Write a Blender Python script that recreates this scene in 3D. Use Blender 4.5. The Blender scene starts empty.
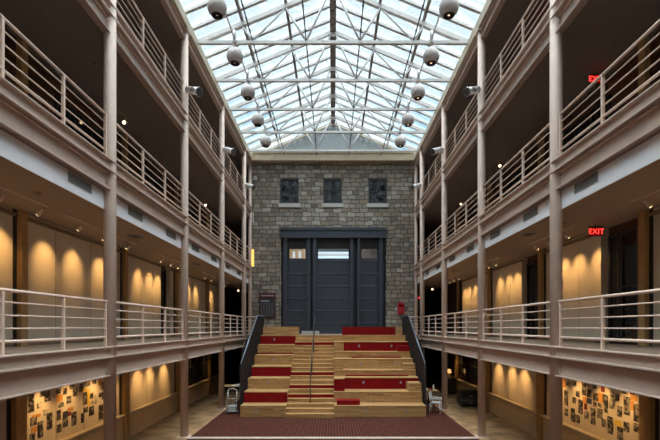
import bpy, bmesh, math, random
from mathutils import Vector, Matrix
random.seed(7)
C = bpy.context.scene.collection
ORD = ['nearest', 'second', 'third', 'fourth', 'fifth', 'sixth', 'seventh']
SIDE = {-1: 'left', 1: 'right'}
LVL = {2: 'walkway level', 3: 'middle gallery', 4: 'top gallery'}

# ------------------------------------------------------------------ materials
def newmat(name):
    m = bpy.data.materials.new(name); m.use_nodes = True
    nt = m.node_tree
    return m, nt, nt.nodes['Principled BSDF']

def flat(name, col, rough=0.6, metal=0.0, noise=0.06, nscale=6.0, bump=0.0, emit=None, es=0.0, spec=0.5):
    m, nt, b = newmat(name)
    b.inputs['Roughness'].default_value = rough
    b.inputs['Metallic'].default_value = metal
    b.inputs['Specular IOR Level'].default_value = spec
    tc = nt.nodes.new('ShaderNodeTexCoord')
    n = nt.nodes.new('ShaderNodeTexNoise'); n.inputs['Scale'].default_value = nscale; n.inputs['Detail'].default_value = 4
    nt.links.new(tc.outputs['Object'], n.inputs['Vector'])
    r = nt.nodes.new('ShaderNodeValToRGB')
    r.color_ramp.elements[0].position = 0.3; r.color_ramp.elements[1].position = 0.7
    r.color_ramp.elements[0].color = (*[c * (1 - noise * 1.5) for c in col], 1)
    r.color_ramp.elements[1].color = (*[min(1, c * (1 + noise)) for c in col], 1)
    nt.links.new(n.outputs['Fac'], r.inputs['Fac']); nt.links.new(r.outputs['Color'], b.inputs['Base Color'])
    if bump:
        bp = nt.nodes.new('ShaderNodeBump'); bp.inputs['Strength'].default_value = bump; bp.inputs['Distance'].default_value = 0.02
        nt.links.new(n.outputs['Fac'], bp.inputs['Height']); nt.links.new(bp.outputs['Normal'], b.inputs['Normal'])
    if emit:
        b.inputs['Emission Color'].default_value = (*emit, 1); b.inputs['Emission Strength'].default_value = es
    return m

def brick(name, cols, mortar, bw, bh, ms, vec='xz', rough=0.85, bump=0.4, distort=0.0, bias=0.0, squash=1.0, sqf=2, dark=0.35, spec=0.3):
    """masonry or planks; vec picks which object axes run along and up the courses"""
    m, nt, b = newmat(name)
    b.inputs['Roughness'].default_value = rough; b.inputs['Specular IOR Level'].default_value = spec
    N = nt.nodes.new; Lk = nt.links.new
    tc = N('ShaderNodeTexCoord'); sp = N('ShaderNodeSeparateXYZ'); Lk(tc.outputs['Object'], sp.inputs[0])
    cb = N('ShaderNodeCombineXYZ')
    if vec == 'xz': Lk(sp.outputs['X'], cb.inputs[0]); Lk(sp.outputs['Z'], cb.inputs[1])
    elif vec == 'yz': Lk(sp.outputs['Y'], cb.inputs[0]); Lk(sp.outputs['Z'], cb.inputs[1])
    elif vec == 'xy': Lk(sp.outputs['X'], cb.inputs[0]); Lk(sp.outputs['Y'], cb.inputs[1])
    elif vec == 'yx': Lk(sp.outputs['Y'], cb.inputs[0]); Lk(sp.outputs['X'], cb.inputs[1])
    elif vec == 'sum':
        ad = N('ShaderNodeMath'); ad.operation = 'ADD'; Lk(sp.outputs['Y'], ad.inputs[0]); Lk(sp.outputs['Z'], ad.inputs[1])
        Lk(sp.outputs['X'], cb.inputs[0]); Lk(ad.outputs[0], cb.inputs[1])
    src = cb.outputs[0]
    if distort:
        n0 = N('ShaderNodeTexNoise'); n0.inputs['Scale'].default_value = 1.7; n0.inputs['Detail'].default_value = 2
        Lk(src, n0.inputs['Vector'])
        mx = N('ShaderNodeMixRGB'); mx.blend_type = 'LINEAR_LIGHT'; mx.inputs[0].default_value = distort
        Lk(src, mx.inputs[1]); Lk(n0.outputs['Color'], mx.inputs[2]); src = mx.outputs[0]
    br = N('ShaderNodeTexBrick'); Lk(src, br.inputs['Vector'])
    br.inputs['Scale'].default_value = 1; br.inputs['Brick Width'].default_value = bw; br.inputs['Row Height'].default_value = bh
    br.inputs['Mortar Size'].default_value = ms; br.inputs['Mortar Smooth'].default_value = 0.3; br.inputs['Bias'].default_value = 0
    br.inputs['Color1'].default_value = (0, 0, 0, 1); br.inputs['Color2'].default_value = (1, 1, 1, 1); br.inputs['Mortar'].default_value = (.5, .5, .5, 1)
    br.squash = squash; br.squash_frequency = sqf; br.offset = 0.43
    rp = N('ShaderNodeValToRGB'); rp.color_ramp.interpolation = 'LINEAR'
    els = rp.color_ramp.elements
    for i, c in enumerate(cols):
        p = i / max(1, len(cols) - 1)
        e = els[i] if i < 2 and False else (els[0] if i == 0 else (els[-1] if i == len(cols) - 1 else els.new(p)))
        e.position = p; e.color = (*c, 1)
    Lk(br.outputs['Color'], rp.inputs['Fac'])
    n1 = N('ShaderNodeTexNoise'); n1.inputs['Scale'].default_value = 9; n1.inputs['Detail'].default_value = 6
    Lk(tc.outputs['Object'], n1.inputs['Vector'])
    mr = N('ShaderNodeMapRange'); mr.inputs['From Min'].default_value = .3; mr.inputs['From Max'].default_value = .7
    mr.inputs['To Min'].default_value = 1 - dark; mr.inputs['To Max'].default_value = 1 + dark * .4
    Lk(n1.outputs['Fac'], mr.inputs['Value'])
    mul = N('ShaderNodeMixRGB'); mul.blend_type = 'MULTIPLY'; mul.inputs[0].default_value = 1
    Lk(rp.outputs['Color'], mul.inputs[1]); Lk(mr.outputs['Result'], mul.inputs[2])
    mm = N('ShaderNodeMixRGB'); mm.inputs[2].default_value = (*mortar, 1)
    Lk(br.outputs['Fac'], mm.inputs[0]); Lk(mul.outputs[0], mm.inputs[1]); Lk(mm.outputs[0], b.inputs['Base Color'])
    inv = N('ShaderNodeMath'); inv.operation = 'SUBTRACT'; inv.inputs[0].default_value = 1; Lk(br.outputs['Fac'], inv.inputs[1])
    ad2 = N('ShaderNodeMath'); ad2.operation = 'MULTIPLY_ADD'; Lk(n1.outputs['Fac'], ad2.inputs[0]); ad2.inputs[1].default_value = .5; Lk(inv.outputs[0], ad2.inputs[2])
    bp = N('ShaderNodeBump'); bp.inputs['Strength'].default_value = bump; bp.inputs['Distance'].default_value = 0.03
    Lk(ad2.outputs[0], bp.inputs['Height']); Lk(bp.outputs['Normal'], b.inputs['Normal'])
    return m

def poster_mat(name, c0, c1, scale):
    m, nt, b = newmat(name); N = nt.nodes.new; Lk = nt.links.new
    b.inputs['Roughness'].default_value = .45
    tc = N('ShaderNodeTexCoord'); v = N('ShaderNodeTexVoronoi'); v.inputs['Scale'].default_value = scale
    oi = N('ShaderNodeObjectInfo'); ad = N('ShaderNodeVectorMath'); ad.operation = 'ADD'
    Lk(tc.outputs['Object'], ad.inputs[0]); Lk(oi.outputs['Location'], ad.inputs[1]); Lk(ad.outputs[0], v.inputs['Vector'])
    r = N('ShaderNodeValToRGB'); r.color_ramp.elements[0].position = .45; r.color_ramp.elements[1].position = .75
    r.color_ramp.elements[0].color = (*c0, 1); r.color_ramp.elements[1].color = (*c1, 1)
    sp = N('ShaderNodeSeparateColor'); Lk(v.outputs['Color'], sp.inputs[0]); Lk(sp.outputs[0], r.inputs['Fac'])
    Lk(r.outputs['Color'], b.inputs['Base Color']); return m

def glass(name, tint, gl=0.08, rough=0.02):
    m = bpy.data.materials.new(name); m.use_nodes = True; nt = m.node_tree; nt.nodes.clear(); N = nt.nodes.new
    o = N('ShaderNodeOutputMaterial'); t = N('ShaderNodeBsdfTransparent'); t.inputs[0].default_value = (*tint, 1)
    g = N('ShaderNodeBsdfGlossy'); g.inputs['Roughness'].default_value = rough
    fr = N('ShaderNodeFresnel'); fr.inputs[0].default_value = 1.3
    ml = N('ShaderNodeMath'); ml.operation = 'MULTIPLY_ADD'; ml.inputs[1].default_value = .5; ml.inputs[2].default_value = gl
    nt.links.new(fr.outputs[0], ml.inputs[0])
    mx = N('ShaderNodeMixShader'); nt.links.new(ml.outputs[0], mx.inputs[0]); nt.links.new(t.outputs[0], mx.inputs[1]); nt.links.new(g.outputs[0], mx.inputs[2])
    nt.links.new(mx.outputs[0], o.inputs[0]); return m

def emis(name, col, s):
    m = bpy.data.materials.new(name); m.use_nodes = True; nt = m.node_tree; nt.nodes.clear()
    o = nt.nodes.new('ShaderNodeOutputMaterial'); e = nt.nodes.new('ShaderNodeEmission')
    e.inputs[0].default_value = (*col, 1); e.inputs[1].default_value = s
    nt.links.new(e.outputs[0], o.inputs[0]); return m

M = dict(
    paint=flat('cream_steel_paint', (.545, .43, .37), .55, noise=.04),
    rail=flat('railing_paint', (.70, .54, .45), .45, noise=.03),
    roof=flat('roof_steel_paint', (.60, .59, .58), .5, noise=.05),
    purlin=flat('roof_purlin_paint', (.20, .17, .15), .6, noise=.05),
    rod=flat('dark_steel_rod', (.07, .065, .065), .5),
    gutter=flat('cream_gutter_paint', (.50, .44, .34), .6, noise=.08),
    fascia=flat('white_fascia', (.86, .89, .95), .6, noise=.02),
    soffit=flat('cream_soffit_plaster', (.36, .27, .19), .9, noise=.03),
    shadedsoffit=flat('shaded_soffit_plaster', (.20, .165, .145), .9, noise=.05),  # upper gallery soffits: same finish, colour darkened to stand in for shade
    wall=flat('cream_gallery_wall', (.60, .515, .41), .85, noise=.03, nscale=3),
    ledge=flat('wainscot_ledge', (.72, .62, .48), .7),
    pil=flat('ochre_pilaster', (.42, .25, .10), .7, noise=.1),
    mould=flat('brown_moulding', (.22, .15, .09), .7),
    deck=flat('grey_gallery_floor', (.26, .195, .15), .6, noise=.1),
    stonefloor=flat('worn_stone_floor', (.31, .19, .09), .75, noise=.35, nscale=1.6, bump=.1),
    curb=flat('limestone_strip', (.46, .41, .36), .7, noise=.12),
    charcoal=flat('charcoal_door_steel', (.022, .026, .038), .45, noise=.08),
    charcoal2=flat('charcoal_panel_steel', (.034, .042, .062), .4, noise=.06),
    black=flat('black_steel', (.018, .018, .02), .5),
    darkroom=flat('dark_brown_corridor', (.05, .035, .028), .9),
    guard=flat('charcoal_guard_steel', (.020, .020, .023), .5),
    guardtop=flat('blue_grey_handrail', (.14, .18, .24), .35, metal=.3),
    red=flat('crimson_panel', (.20, .003, .005), .7, noise=.12, spec=.15),
    redbox=flat('red_box_enamel', (.35, .012, .018), .4),
    maroon=flat('maroon_board', (.075, .015, .02), .4),
    board=flat('charcoal_board', (.035, .032, .04), .4),
    silver=flat('silver_metal', (.65, .66, .68), .25, metal=.8),
    white=flat('white_plastic', (.75, .76, .78), .4),
    palegrey=flat('pale_grey_block', (.42, .42, .42), .6),
    globe=flat('grey_globe_shell', (.47, .43, .42), .45, noise=.08),
    louvre=flat('dark_louvre', (.06, .055, .05), .5),
    vent=flat('grey_vent', (.22, .24, .24), .5),
    siding=flat('pale_blue_grey_siding', (.34, .38, .40), .5),
    greyplate=flat('grey_light_plate', (.25, .27, .30), .4),
    tan=flat('tan_wood', (.42, .27, .12), .5, noise=.2),
    sill=flat('limestone_sill', (.42, .42, .40), .8),
    poster_board=flat('cream_display_board', (.74, .64, .50), .8),
    glass=glass('skylight_glass', (.90, .97, 1.0)),
    wglass=flat('dark_window_glass', (.008, .010, .014), .03, noise=.5, nscale=2.2, bump=.3, spec=.6),
    dglass=glass('door_glass', (.75, .8, .85), .1),
    warm=emis('lit_lamp_lens', (1.0, .72, .38), 7.0),
    crossbeam=flat('tan_crossbeam_paint', (.40, .33, .23), .6, noise=.08), wainscot=flat('tan_wainscot', (.50, .385, .26), .8, noise=.04),
    railblue=flat('panel_edge_steel', (.11, .125, .16), .4),
    dimwarm=emis('dim_bulb', (1.0, .6, .35), 1.5),
    sconce=emis('lit_amber_glass', (1.0, .55, .12), 1.3),
    exitred=emis('lit_red_lettering', (1.0, .04, .03), 2.2),
    exitback=flat('exit_face', (.10, .004, .004), .5, emit=(1, .01, .01), es=.10),
    stone=brick('ashlar_stone', [(.14, .125, .105), (.28, .25, .21), (.19, .175, .15), (.42, .39, .34), (.25, .205, .155), (.33, .315, .285)], (.060, .050, .042), .56, .27, .022, 'xz', distort=.10, bump=.7, squash=.72, sqf=3),
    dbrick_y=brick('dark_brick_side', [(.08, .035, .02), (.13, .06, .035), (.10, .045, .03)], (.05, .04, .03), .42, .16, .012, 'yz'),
    floorbrick=brick('red_brick_paving', [(.038, .009, .006), (.068, .016, .011), (.048, .012, .008)], (.12, .06, .045), .23, .11, .010, 'yx', spec=.08, rough=.85, bump=.25, dark=.3),
    wood=brick('butcher_block_wood', [(.36, .20, .075), (.46, .28, .12), (.41, .24, .10), (.52, .33, .155), (.27, .14, .05)], (.22, .12, .05), .75, .052, .0015, 'sum', rough=.45, bump=.08, dark=.15),
    p_d=poster_mat('monochrome_print', (.015, .013, .012), (.25, .22, .18), 14),
    p_g=poster_mat('pale_print', (.12, .11, .09), (.5, .45, .36), 12),
    p_o=flat('orange_paper', (.48, .22, .05), .7), p_y=flat('yellow_paper', (.62, .42, .07), .7),
    p_r=flat('red_paper', (.16, .02, .02), .7), p_b=flat('blue_paper', (.03, .05, .13), .7),
)

# ------------------------------------------------------------------ mesh helpers
class MB:
    def __init__(s): s.bm = bmesh.new()
    def box(s, x0, x1, y0, y1, z0, z1):
        x0, x1 = sorted((x0, x1)); y0, y1 = sorted((y0, y1)); z0, z1 = sorted((z0, z1))
        v = [s.bm.verts.new(p) for p in ((x0,y0,z0),(x1,y0,z0),(x1,y1,z0),(x0,y1,z0),(x0,y0,z1),(x1,y0,z1),(x1,y1,z1),(x0,y1,z1))]
        for f in ((0,3,2,1),(4,5,6,7),(0,1,5,4),(1,2,6,5),(2,3,7,6),(3,0,4,7)): s.bm.faces.new([v[i] for i in f])
        return s
    def tube(s, a, b, r, n=10, r2=None):
        a = Vector(a); b = Vector(b); d = (b - a)
        q = d.to_track_quat('Z', 'Y').to_matrix()
        r2 = r if r2 is None else r2
        A = [s.bm.verts.new(a + q @ Vector((r*math.cos(2*math.pi*i/n), r*math.sin(2*math.pi*i/n), 0))) for i in range(n)]
        B = [s.bm.verts.new(b + q @ Vector((r2*math.cos(2*math.pi*i/n), r2*math.sin(2*math.pi*i/n), 0))) for i in range(n)]
        for i in range(n):
            f = s.bm.faces.new((A[i], A[(i+1)%n], B[(i+1)%n], B[i])); f.smooth = True
        s.bm.faces.new(A[::-1]); s.bm.faces.new(B)
        return s
    def path(s, pts, r, n=8):
        for p, q in zip(pts[:-1], pts[1:]): s.tube(p, q, r, n)
        return s
    def beam(s, a, b, w, h):
        """rectangular bar between a and b; w is sideways, h is upward-ish"""
        a = Vector(a); b = Vector(b); d = (b - a).normalized()
        up = Vector((0, 0, 1)) if abs(d.z) < .95 else Vector((0, 1, 0))
        sd = d.cross(up).normalized() * w/2; u = sd.cross(d).normalized() * h/2
        v = [s.bm.verts.new(p) for p in (a-sd-u, a+sd-u, a+sd+u, a-sd+u, b-sd-u, b+sd-u, b+sd+u, b-sd+u)]
        for f in ((0,3,2,1),(4,5,6,7),(0,1,5,4),(1,2,6,5),(2,3,7,6),(3,0,4,7)): s.bm.faces.new([v[i] for i in f])
        return s
    def prism(s, pts, axis, t0, t1):
        """pts are 2-D; axis 'x' -> (y,z) outline, 'y' -> (x,z) outline"""
        def P(p, t): return (t, p[0], p[1]) if axis == 'x' else (p[0], t, p[1])
        A = [s.bm.verts.new(P(p, t0)) for p in pts]; B = [s.bm.verts.new(P(p, t1)) for p in pts]
        n = len(pts)
        for i in range(n): s.bm.faces.new((A[i], A[(i+1)%n], B[(i+1)%n], B[i]))
        s.bm.faces.new(A[::-1]); s.bm.faces.new(B); return s
    def lathe(s, prof, n=24, c=(0,0,0)):
        rings = []
        for r, z in prof:
            rings.append([s.bm.verts.new((c[0]+r*math.cos(2*math.pi*i/n), c[1]+r*math.sin(2*math.pi*i/n), c[2]+z)) for i in range(n)])
        for R0, R1 in zip(rings[:-1], rings[1:]):
            for i in range(n):
                f = s.bm.faces.new((R0[i], R0[(i+1)%n], R1[(i+1)%n], R1[i])); f.smooth = True
        return s
    def build(s, name, mat, parent=None, loc=(0,0,0), bevel=0):
        bmesh.ops.recalc_face_normals(s.bm, faces=s.bm.faces[:])
        me = bpy.data.meshes.new(name); s.bm.to_mesh(me); s.bm.free()
        me.materials.append(M[mat] if isinstance(mat, str) else mat)
        o = bpy.data.objects.new(name, me); C.objects.link(o); o.location = loc
        if parent: o.parent = parent
        if bevel:
            bv = o.modifiers.new('bevel', 'BEVEL'); bv.width = bevel; bv.segments = 2; bv.limit_method = 'ANGLE'
        return o

def thing(name, label, cat, loc=(0,0,0), group=None, rz=0):
    o = bpy.data.objects.new(name, None); C.objects.link(o); o.location = loc; o.rotation_euler.z = rz
    o.empty_display_size = .2
    return tag(o, label, cat, group)
def tag(o, label, cat, group=None):
    o['label'] = label; o['category'] = cat
    if group: o['group'] = group
    return o
def struct(o, label=None):
    o['kind'] = 'structure'
    if label: o['label'] = label
    return o
def copy_tree(o, parent=None, label=None, loc=None):
    c = o.copy(); C.objects.link(c); c.parent = parent
    if label: c['label'] = label
    if loc is not None: c.location = loc
    for ch in list(o.children): copy_tree(ch, c)
    return c
def text(s, size, mat, parent, loc, depth=.01, rot=(math.pi/2, 0, 0), name='lettering'):
    cu = bpy.data.curves.new(name, 'FONT'); cu.body = s; cu.size = size; cu.extrude = depth; cu.align_x = 'CENTER'; cu.align_y = 'CENTER'
    t = bpy.data.objects.new('tmp', cu); C.objects.link(t)
    dg = bpy.context.evaluated_depsgraph_get(); me = bpy.data.meshes.new_from_object(t.evaluated_get(dg))
    bpy.data.objects.remove(t)
    me.materials.clear(); me.materials.append(M[mat])
    o = bpy.data.objects.new(name, me); C.objects.link(o); o.parent = parent; o.location = loc; o.rotation_euler = rot
    return o

# print positions: distance, height, width, height of sheet, colour
POST_L = [(10.23, 2.03, 0.21, 0.43, 'd'), (10.27, 1.21, 0.18, 0.19, 'd'), (10.31, 1.58, 0.22, 0.2, 'd'), (10.34, 1.38, 0.19, 0.14, 'o'), (10.41, 1.69, 0.31, 0.08, 'o'), (10.51, 1.93, 0.16, 0.14, 'g'), (10.55, 1.33, 0.2, 0.4, 'd'), (10.71, 2.2, 0.37, 0.15, 'd'), (10.73, 1.71, 0.19, 0.14, 'g'), (10.81, 2.06, 0.24, 0.17, 'd'), (10.89, 1.46, 0.21, 0.42, 'd'), (11.26, 1.54, 0.16, 0.26, 'd'), (11.26, 2.16, 0.19, 0.12, 'd'), (11.28, 1.19, 0.2, 0.22, 'd'), (11.28, 1.98, 0.27, 0.18, 'o'), (11.35, 1.79, 0.25, 0.14, 'g'), (11.52, 2.12, 0.16, 0.18, 'd'), (11.53, 1.37, 0.22, 0.43, 'd'), (11.69, 1.87, 0.21, 0.2, 'd'), (11.72, 1.48, 0.13, 0.11, 'r'), (11.76, 1.6, 0.23, 0.1, 'o'), (11.83, 2.21, 0.2, 0.13, 'd'), (11.92, 1.3, 0.23, 0.38, 'd'), (11.96, 2.02, 0.19, 0.21, 'd'), (12.26, 2.12, 0.17, 0.23, 'd'), (12.33, 1.24, 0.16, 0.27, 'd'), (12.45, 1.78, 0.22, 0.36, 'd'), (12.45, 2.02, 0.22, 0.08, 'y'), (12.48, 1.44, 0.21, 0.15, 'd'), (12.59, 2.19, 0.21, 0.16, 'g'), (12.63, 1.78, 0.12, 0.52, 'y'), (12.78, 1.35, 0.26, 0.28, 'd'), (12.79, 1.58, 0.16, 0.12, 'g'), (12.79, 1.8, 0.16, 0.17, 'd'), (12.93, 2.21, 0.2, 0.15, 'd'), (12.98, 1.65, 0.14, 0.26, 'g'), (13.25, 1.75, 0.14, 0.14, 'd'), (13.25, 2.16, 0.17, 0.22, 'o'), (13.3, 1.21, 0.25, 0.45, 'd'), (13.42, 1.7, 0.15, 0.23, 'd'), (13.44, 2.02, 0.18, 0.27, 'd')]
POST_R = [(10.16, 1.81, 0.22, 0.42, 'd'), (10.17, 1.46, 0.21, 0.21, 'd'), (10.26, 2.15, 0.22, 0.12, 'o'), (10.31, 2.26, 0.18, 0.07, 'r'), (10.32, 1.96, 0.09, 0.23, 'o'), (10.5, 1.92, 0.23, 0.45, 'd'), (10.52, 1.4, 0.2, 0.24, 'd'), (10.58, 2.26, 0.2, 0.12, 'd'), (10.75, 1.18, 0.22, 0.32, 'd'), (10.77, 1.73, 0.19, 0.27, 'd'), (10.83, 1.42, 0.27, 0.14, 'y'), (10.85, 2.06, 0.14, 0.17, 'd'), (11.05, 1.87, 0.24, 0.28, 'g'), (11.05, 2.11, 0.15, 0.16, 'g'), (11.13, 1.3, 0.23, 0.44, 'd'), (11.31, 1.82, 0.18, 0.46, 'd'), (11.36, 1.95, 0.14, 0.23, 'd'), (11.39, 1.29, 0.19, 0.18, 'd'), (11.4, 1.3, 0.19, 0.21, 'd'), (11.44, 2.2, 0.16, 0.17, 'r'), (11.54, 1.95, 0.18, 0.26, 'o'), (11.56, 1.74, 0.19, 0.12, 'd'), (11.57, 1.52, 0.24, 0.27, 'd'), (11.75, 1.93, 0.22, 0.22, 'd'), (11.79, 1.72, 0.16, 0.13, 'd'), (11.81, 2.22, 0.2, 0.11, 'd'), (11.87, 1.38, 0.22, 0.46, 'd'), (12.05, 1.77, 0.22, 0.15, 'b'), (12.05, 1.98, 0.21, 0.22, 'd'), (12.17, 1.34, 0.21, 0.22, 'g'), (12.22, 1.58, 0.15, 0.17, 'r'), (12.26, 1.76, 0.17, 0.19, 'o'), (12.3, 2.07, 0.22, 0.36, 'd'), (12.47, 1.53, 0.22, 0.41, 'd'), (12.61, 1.89, 0.19, 0.18, 'd'), (12.63, 1.15, 0.24, 0.23, 'd'), (12.79, 1.66, 0.2, 0.19, 'd'), (12.79, 2.18, 0.2, 0.19, 'd'), (12.87, 1.21, 0.2, 0.4, 'd'), (13.16, 2.1, 0.18, 0.13, 'g'), (13.24, 1.22, 0.21, 0.22, 'd'), (13.24, 1.66, 0.21, 0.46, 'd'), (13.37, 2.1, 0.19, 0.27, 'o')]
PW2 = 75; PW1 = 62; SKY_LOW = 1.6; SKY_TOP = 12.0

# ------------------------------------------------------------------ dimensions (metres; y runs away from the camera)
HW = 5.2          # column lines
END = 27.0        # stone end wall
COLS = [5, 10, 15, 20, 25, 26.8]
DECK = {2: 3.40, 3: 7.68, 4: 11.27}
CEIL = {1: 2.76, 2: 6.58, 3: 10.60, 4: 13.85}
BACK = -5.0
FAR = 34.0

def slab(name, mat, x0, x1, y0, y1, z0, z1):
    return struct(MB().box(x0, x1, y0, y1, z0, z1).build(name, mat))
def wall_holes(name, mat, x0, x1, z0, z1, y0, y1, holes):
    xs = sorted({x0, x1, *[h[i] for h in holes for i in (0, 1)]}); zs = sorted({z0, z1, *[h[i] for h in holes for i in (2, 3)]})
    m = MB()
    for a, b in zip(xs[:-1], xs[1:]):
        for c, d in zip(zs[:-1], zs[1:]):
            cx, cz = (a+b)/2, (c+d)/2
            if any(h[0] < cx < h[1] and h[2] < cz < h[3] for h in holes): continue
            m.box(a, b, y0, y1, c, d)
    bmesh.ops.remove_doubles(m.bm, verts=m.bm.verts[:], dist=1e-5)
    return struct(m.build(name, mat))

# floors
slab('floor', 'floorbrick', -5.0, 5.0, BACK, END, -.2, 0)
for s in (-1, 1):
    slab('floor', 'stonefloor', s*5.0, s*7.6, BACK, FAR, -.2, 0)
slab('trim_1', 'curb', -5.0, 5.0, 14.78, 15.0, 0, .012)

# gallery slabs, soffits, roofs
for s in (-1, 1):
    for l in (2, 3, 4):
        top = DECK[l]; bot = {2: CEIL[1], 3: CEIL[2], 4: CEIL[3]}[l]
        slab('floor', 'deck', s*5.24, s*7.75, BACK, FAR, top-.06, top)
        slab('ceiling', 'soffit' if l < 4 else 'shadedsoffit', s*5.30, s*7.75, BACK, FAR, bot, top-.065)
    slab('ceiling', 'shadedsoffit', s*5.30, s*7.75, BACK, FAR, CEIL[4], 14.2)
    slab('trim_2', 'fascia', s*5.27, s*5.295, BACK, 27.6, 6.57, 6.985)
    # inner faces of the corridors that run on past the stone wall
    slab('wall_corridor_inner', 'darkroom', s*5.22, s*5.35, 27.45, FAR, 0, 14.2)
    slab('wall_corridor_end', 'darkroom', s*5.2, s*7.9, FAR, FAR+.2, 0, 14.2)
slab('wall_back', 'wall', -7.9, 7.9, BACK-.2, BACK, 0, 17)

# stone end wall with real openings
DO = (-3.27, 3.34, 3.40, 10.06)
WIN = [(-2.75, 1.17), (-.03+.0, 1.17), (2.82, 1.17)]
holes = [DO] + [(x-.585+0, x+.585, 11.62, 13.2) for x, w in WIN]
wall_holes('wall_back.001', 'stone', -5.33, 5.33, 0, 14.2, END, END+.4, holes)
bpy.data.objects['wall_back.001'].name = 'wall_end'

# galleries' outer walls -------------------------------------------------
def segw(s, d0, d1, z0, z1, x, mat, name='wall', t=.25):
    return slab(name, mat, s*x, s*(x+t), d0, d1, z0, z1)
for s in (-1, 1):
    sd = SIDE[s]; wn = 'wall_' + sd
    # lower storey
    segw(s, BACK, 20.0, .88, CEIL[1], 7.2, 'wall', wn, .4)
    segw(s, BACK, 27.6, 0, .84, 7.12, 'wainscot', wn, .5)
    slab('trim_3', 'ledge', s*7.05, s*7.6, BACK, 27.6, .84, .88)
    segw(s, 20.0, 27.6, .88, CEIL[1], 7.24, 'dbrick_y', wn, .4)
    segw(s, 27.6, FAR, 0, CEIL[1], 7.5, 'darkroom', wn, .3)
    # walkway storey
    op = [(18.45, 19.5)] if s < 0 else [(10.25, 11.85), (15.3, 16.8)]
    e = 27.6 if s < 0 else 24.6
    cur = BACK
    for a, b in op:
        segw(s, cur, a, DECK[2], CEIL[2], 7.4, 'wall', wn); cur = b
        segw(s, a, b, DECK[2], CEIL[2], 7.62, 'dbrick_y', wn, .13); segw(s, a-.2, b+.2, DECK[2]-.3, CEIL[2]+.3, 7.66, 'darkroom', wn, .1)
    segw(s, cur, e, DECK[2], CEIL[2], 7.4, 'wall', wn)
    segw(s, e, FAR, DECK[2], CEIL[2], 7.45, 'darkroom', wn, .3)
    cur = BACK
    for a, b in op + [(e, e)]:
        slab('trim_4', 'mould', s*7.33, s*7.40, cur, a, 6.42, 6.5); cur = b
    cur = BACK
    for a, b in op + [(e, e)]:
        slab('baseboard_' + sd, 'mould', s*7.375, s*7.40, cur, a, DECK[2], DECK[2]+.12); cur = b
    # wall panel joints every 1.25 m (thin battens)
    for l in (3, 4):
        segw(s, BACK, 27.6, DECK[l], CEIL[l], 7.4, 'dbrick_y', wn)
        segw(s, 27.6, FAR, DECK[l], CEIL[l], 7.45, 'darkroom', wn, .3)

def joints(s, x, z0, z1, ds):
    for d in ds:
        slab('trim_5', 'mould', s*(x-.004), s*x, d-.006, d+.006, z0, z1)
joints(-1, 7.2, .88, CEIL[1], [11.15, 12.4, 13.55, 16.6, 18.1])
joints(1, 7.2, .88, CEIL[1], [16.2, 17.6, 18.8, 13.9])
joints(-1, 7.4, DECK[2], 6.42, [9.0, 11.45, 13.1, 16.5, 17.6, 21.4, 22.8])
joints(1, 7.4, DECK[2], 6.42, [12.9, 9.0, 18.0, 19.2, 21.5, 22.9])

# pilasters on the gallery walls
for s in (-1, 1):
    for i, d in enumerate([5, 10, 15, 20, 25, 27.7]):
        for l, z0, z1, x in ((1, 0, CEIL[1], 7.05), (2, DECK[2], CEIL[2], 7.26), (3, DECK[3], CEIL[3], 7.26), (4, DECK[4], CEIL[4], 7.26)):
            if d == 5 and l < 3: continue
            y0, y1 = (d-.45, d-.1) if l == 1 else (d, d+.22)
            p = MB().box(s*x, s*7.6 if l == 1 else s*7.4, y0, y1, z0, z1).build('trim_6', 'pil', bevel=.01); struct(p)
            if l < 3 and i < 5:
                q = MB().box(s*(7.17 if l == 1 else 7.37), s*7.2 if l == 1 else s*7.4, y0-.09, y0-.0, z0, z1).build('trim_7', 'black'); struct(q)

# windows and doors let into the gallery walls
wn_i = [0]
def win(s, x, d0, d1, z0, z1, rows=2, cols=2, name='window', fm='black'):
    wn_i[0] += 1
    m = MB(); t = .07
    m.box(s*(x-.06), s*x, d0, d1, z0, z0+t).box(s*(x-.06), s*x, d0, d1, z1-t, z1)
    m.box(s*(x-.06), s*x, d0, d0+t, z0+t, z1-t).box(s*(x-.06), s*x, d1-t, d1, z0+t, z1-t)
    for i in range(1, cols):
        y = d0 + (d1-d0)*i/cols; m.box(s*(x-.05), s*x, y-.03, y+.03, z0+t, z1-t)
    for i in range(1, rows):
        z = z0 + (z1-z0)*i/rows; m.box(s*(x-.045), s*x, d0+t, d1-t, z-.03, z+.03)
    f = struct(m.build('%s_%d' % (name, wn_i[0]), fm))
    MB().box(s*(x-.02), s*x, d0+.03, d1-.03, z0+.03, z1-.03).build('pane', 'wglass', f)
    return f
for s in (-1, 1):
    for l in (3, 4):
        for i, d in enumerate((5, 10, 15, 20)):
            win(s, 7.4, d+1.4, d+3.9, DECK[l]+.25, DECK[l]+2.35, 2, 3)
    for d in (21.0, 23.2):
        win(s, 7.24, d, d+1.3, 1.05, 2.6, 2, 2)
# right walkway: dark door and tall window in the brick recess, second recess with a door
win(1, 7.62, 10.62, 11.3, 3.45, 6.35, 2, 1, 'door')
win(1, 7.62, 11.35, 11.8, 3.45, 6.35, 1, 1, 'door')
win(1, 7.62, 15.4, 16.0, 3.45, 6.2, 2, 1, 'door')
win(1, 7.62, 16.05, 16.75, 3.45, 6.3, 1, 1, 'door')
win(-1, 7.62, 18.5, 19.45, 3.45, 6.45, 1, 2, 'door')

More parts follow.
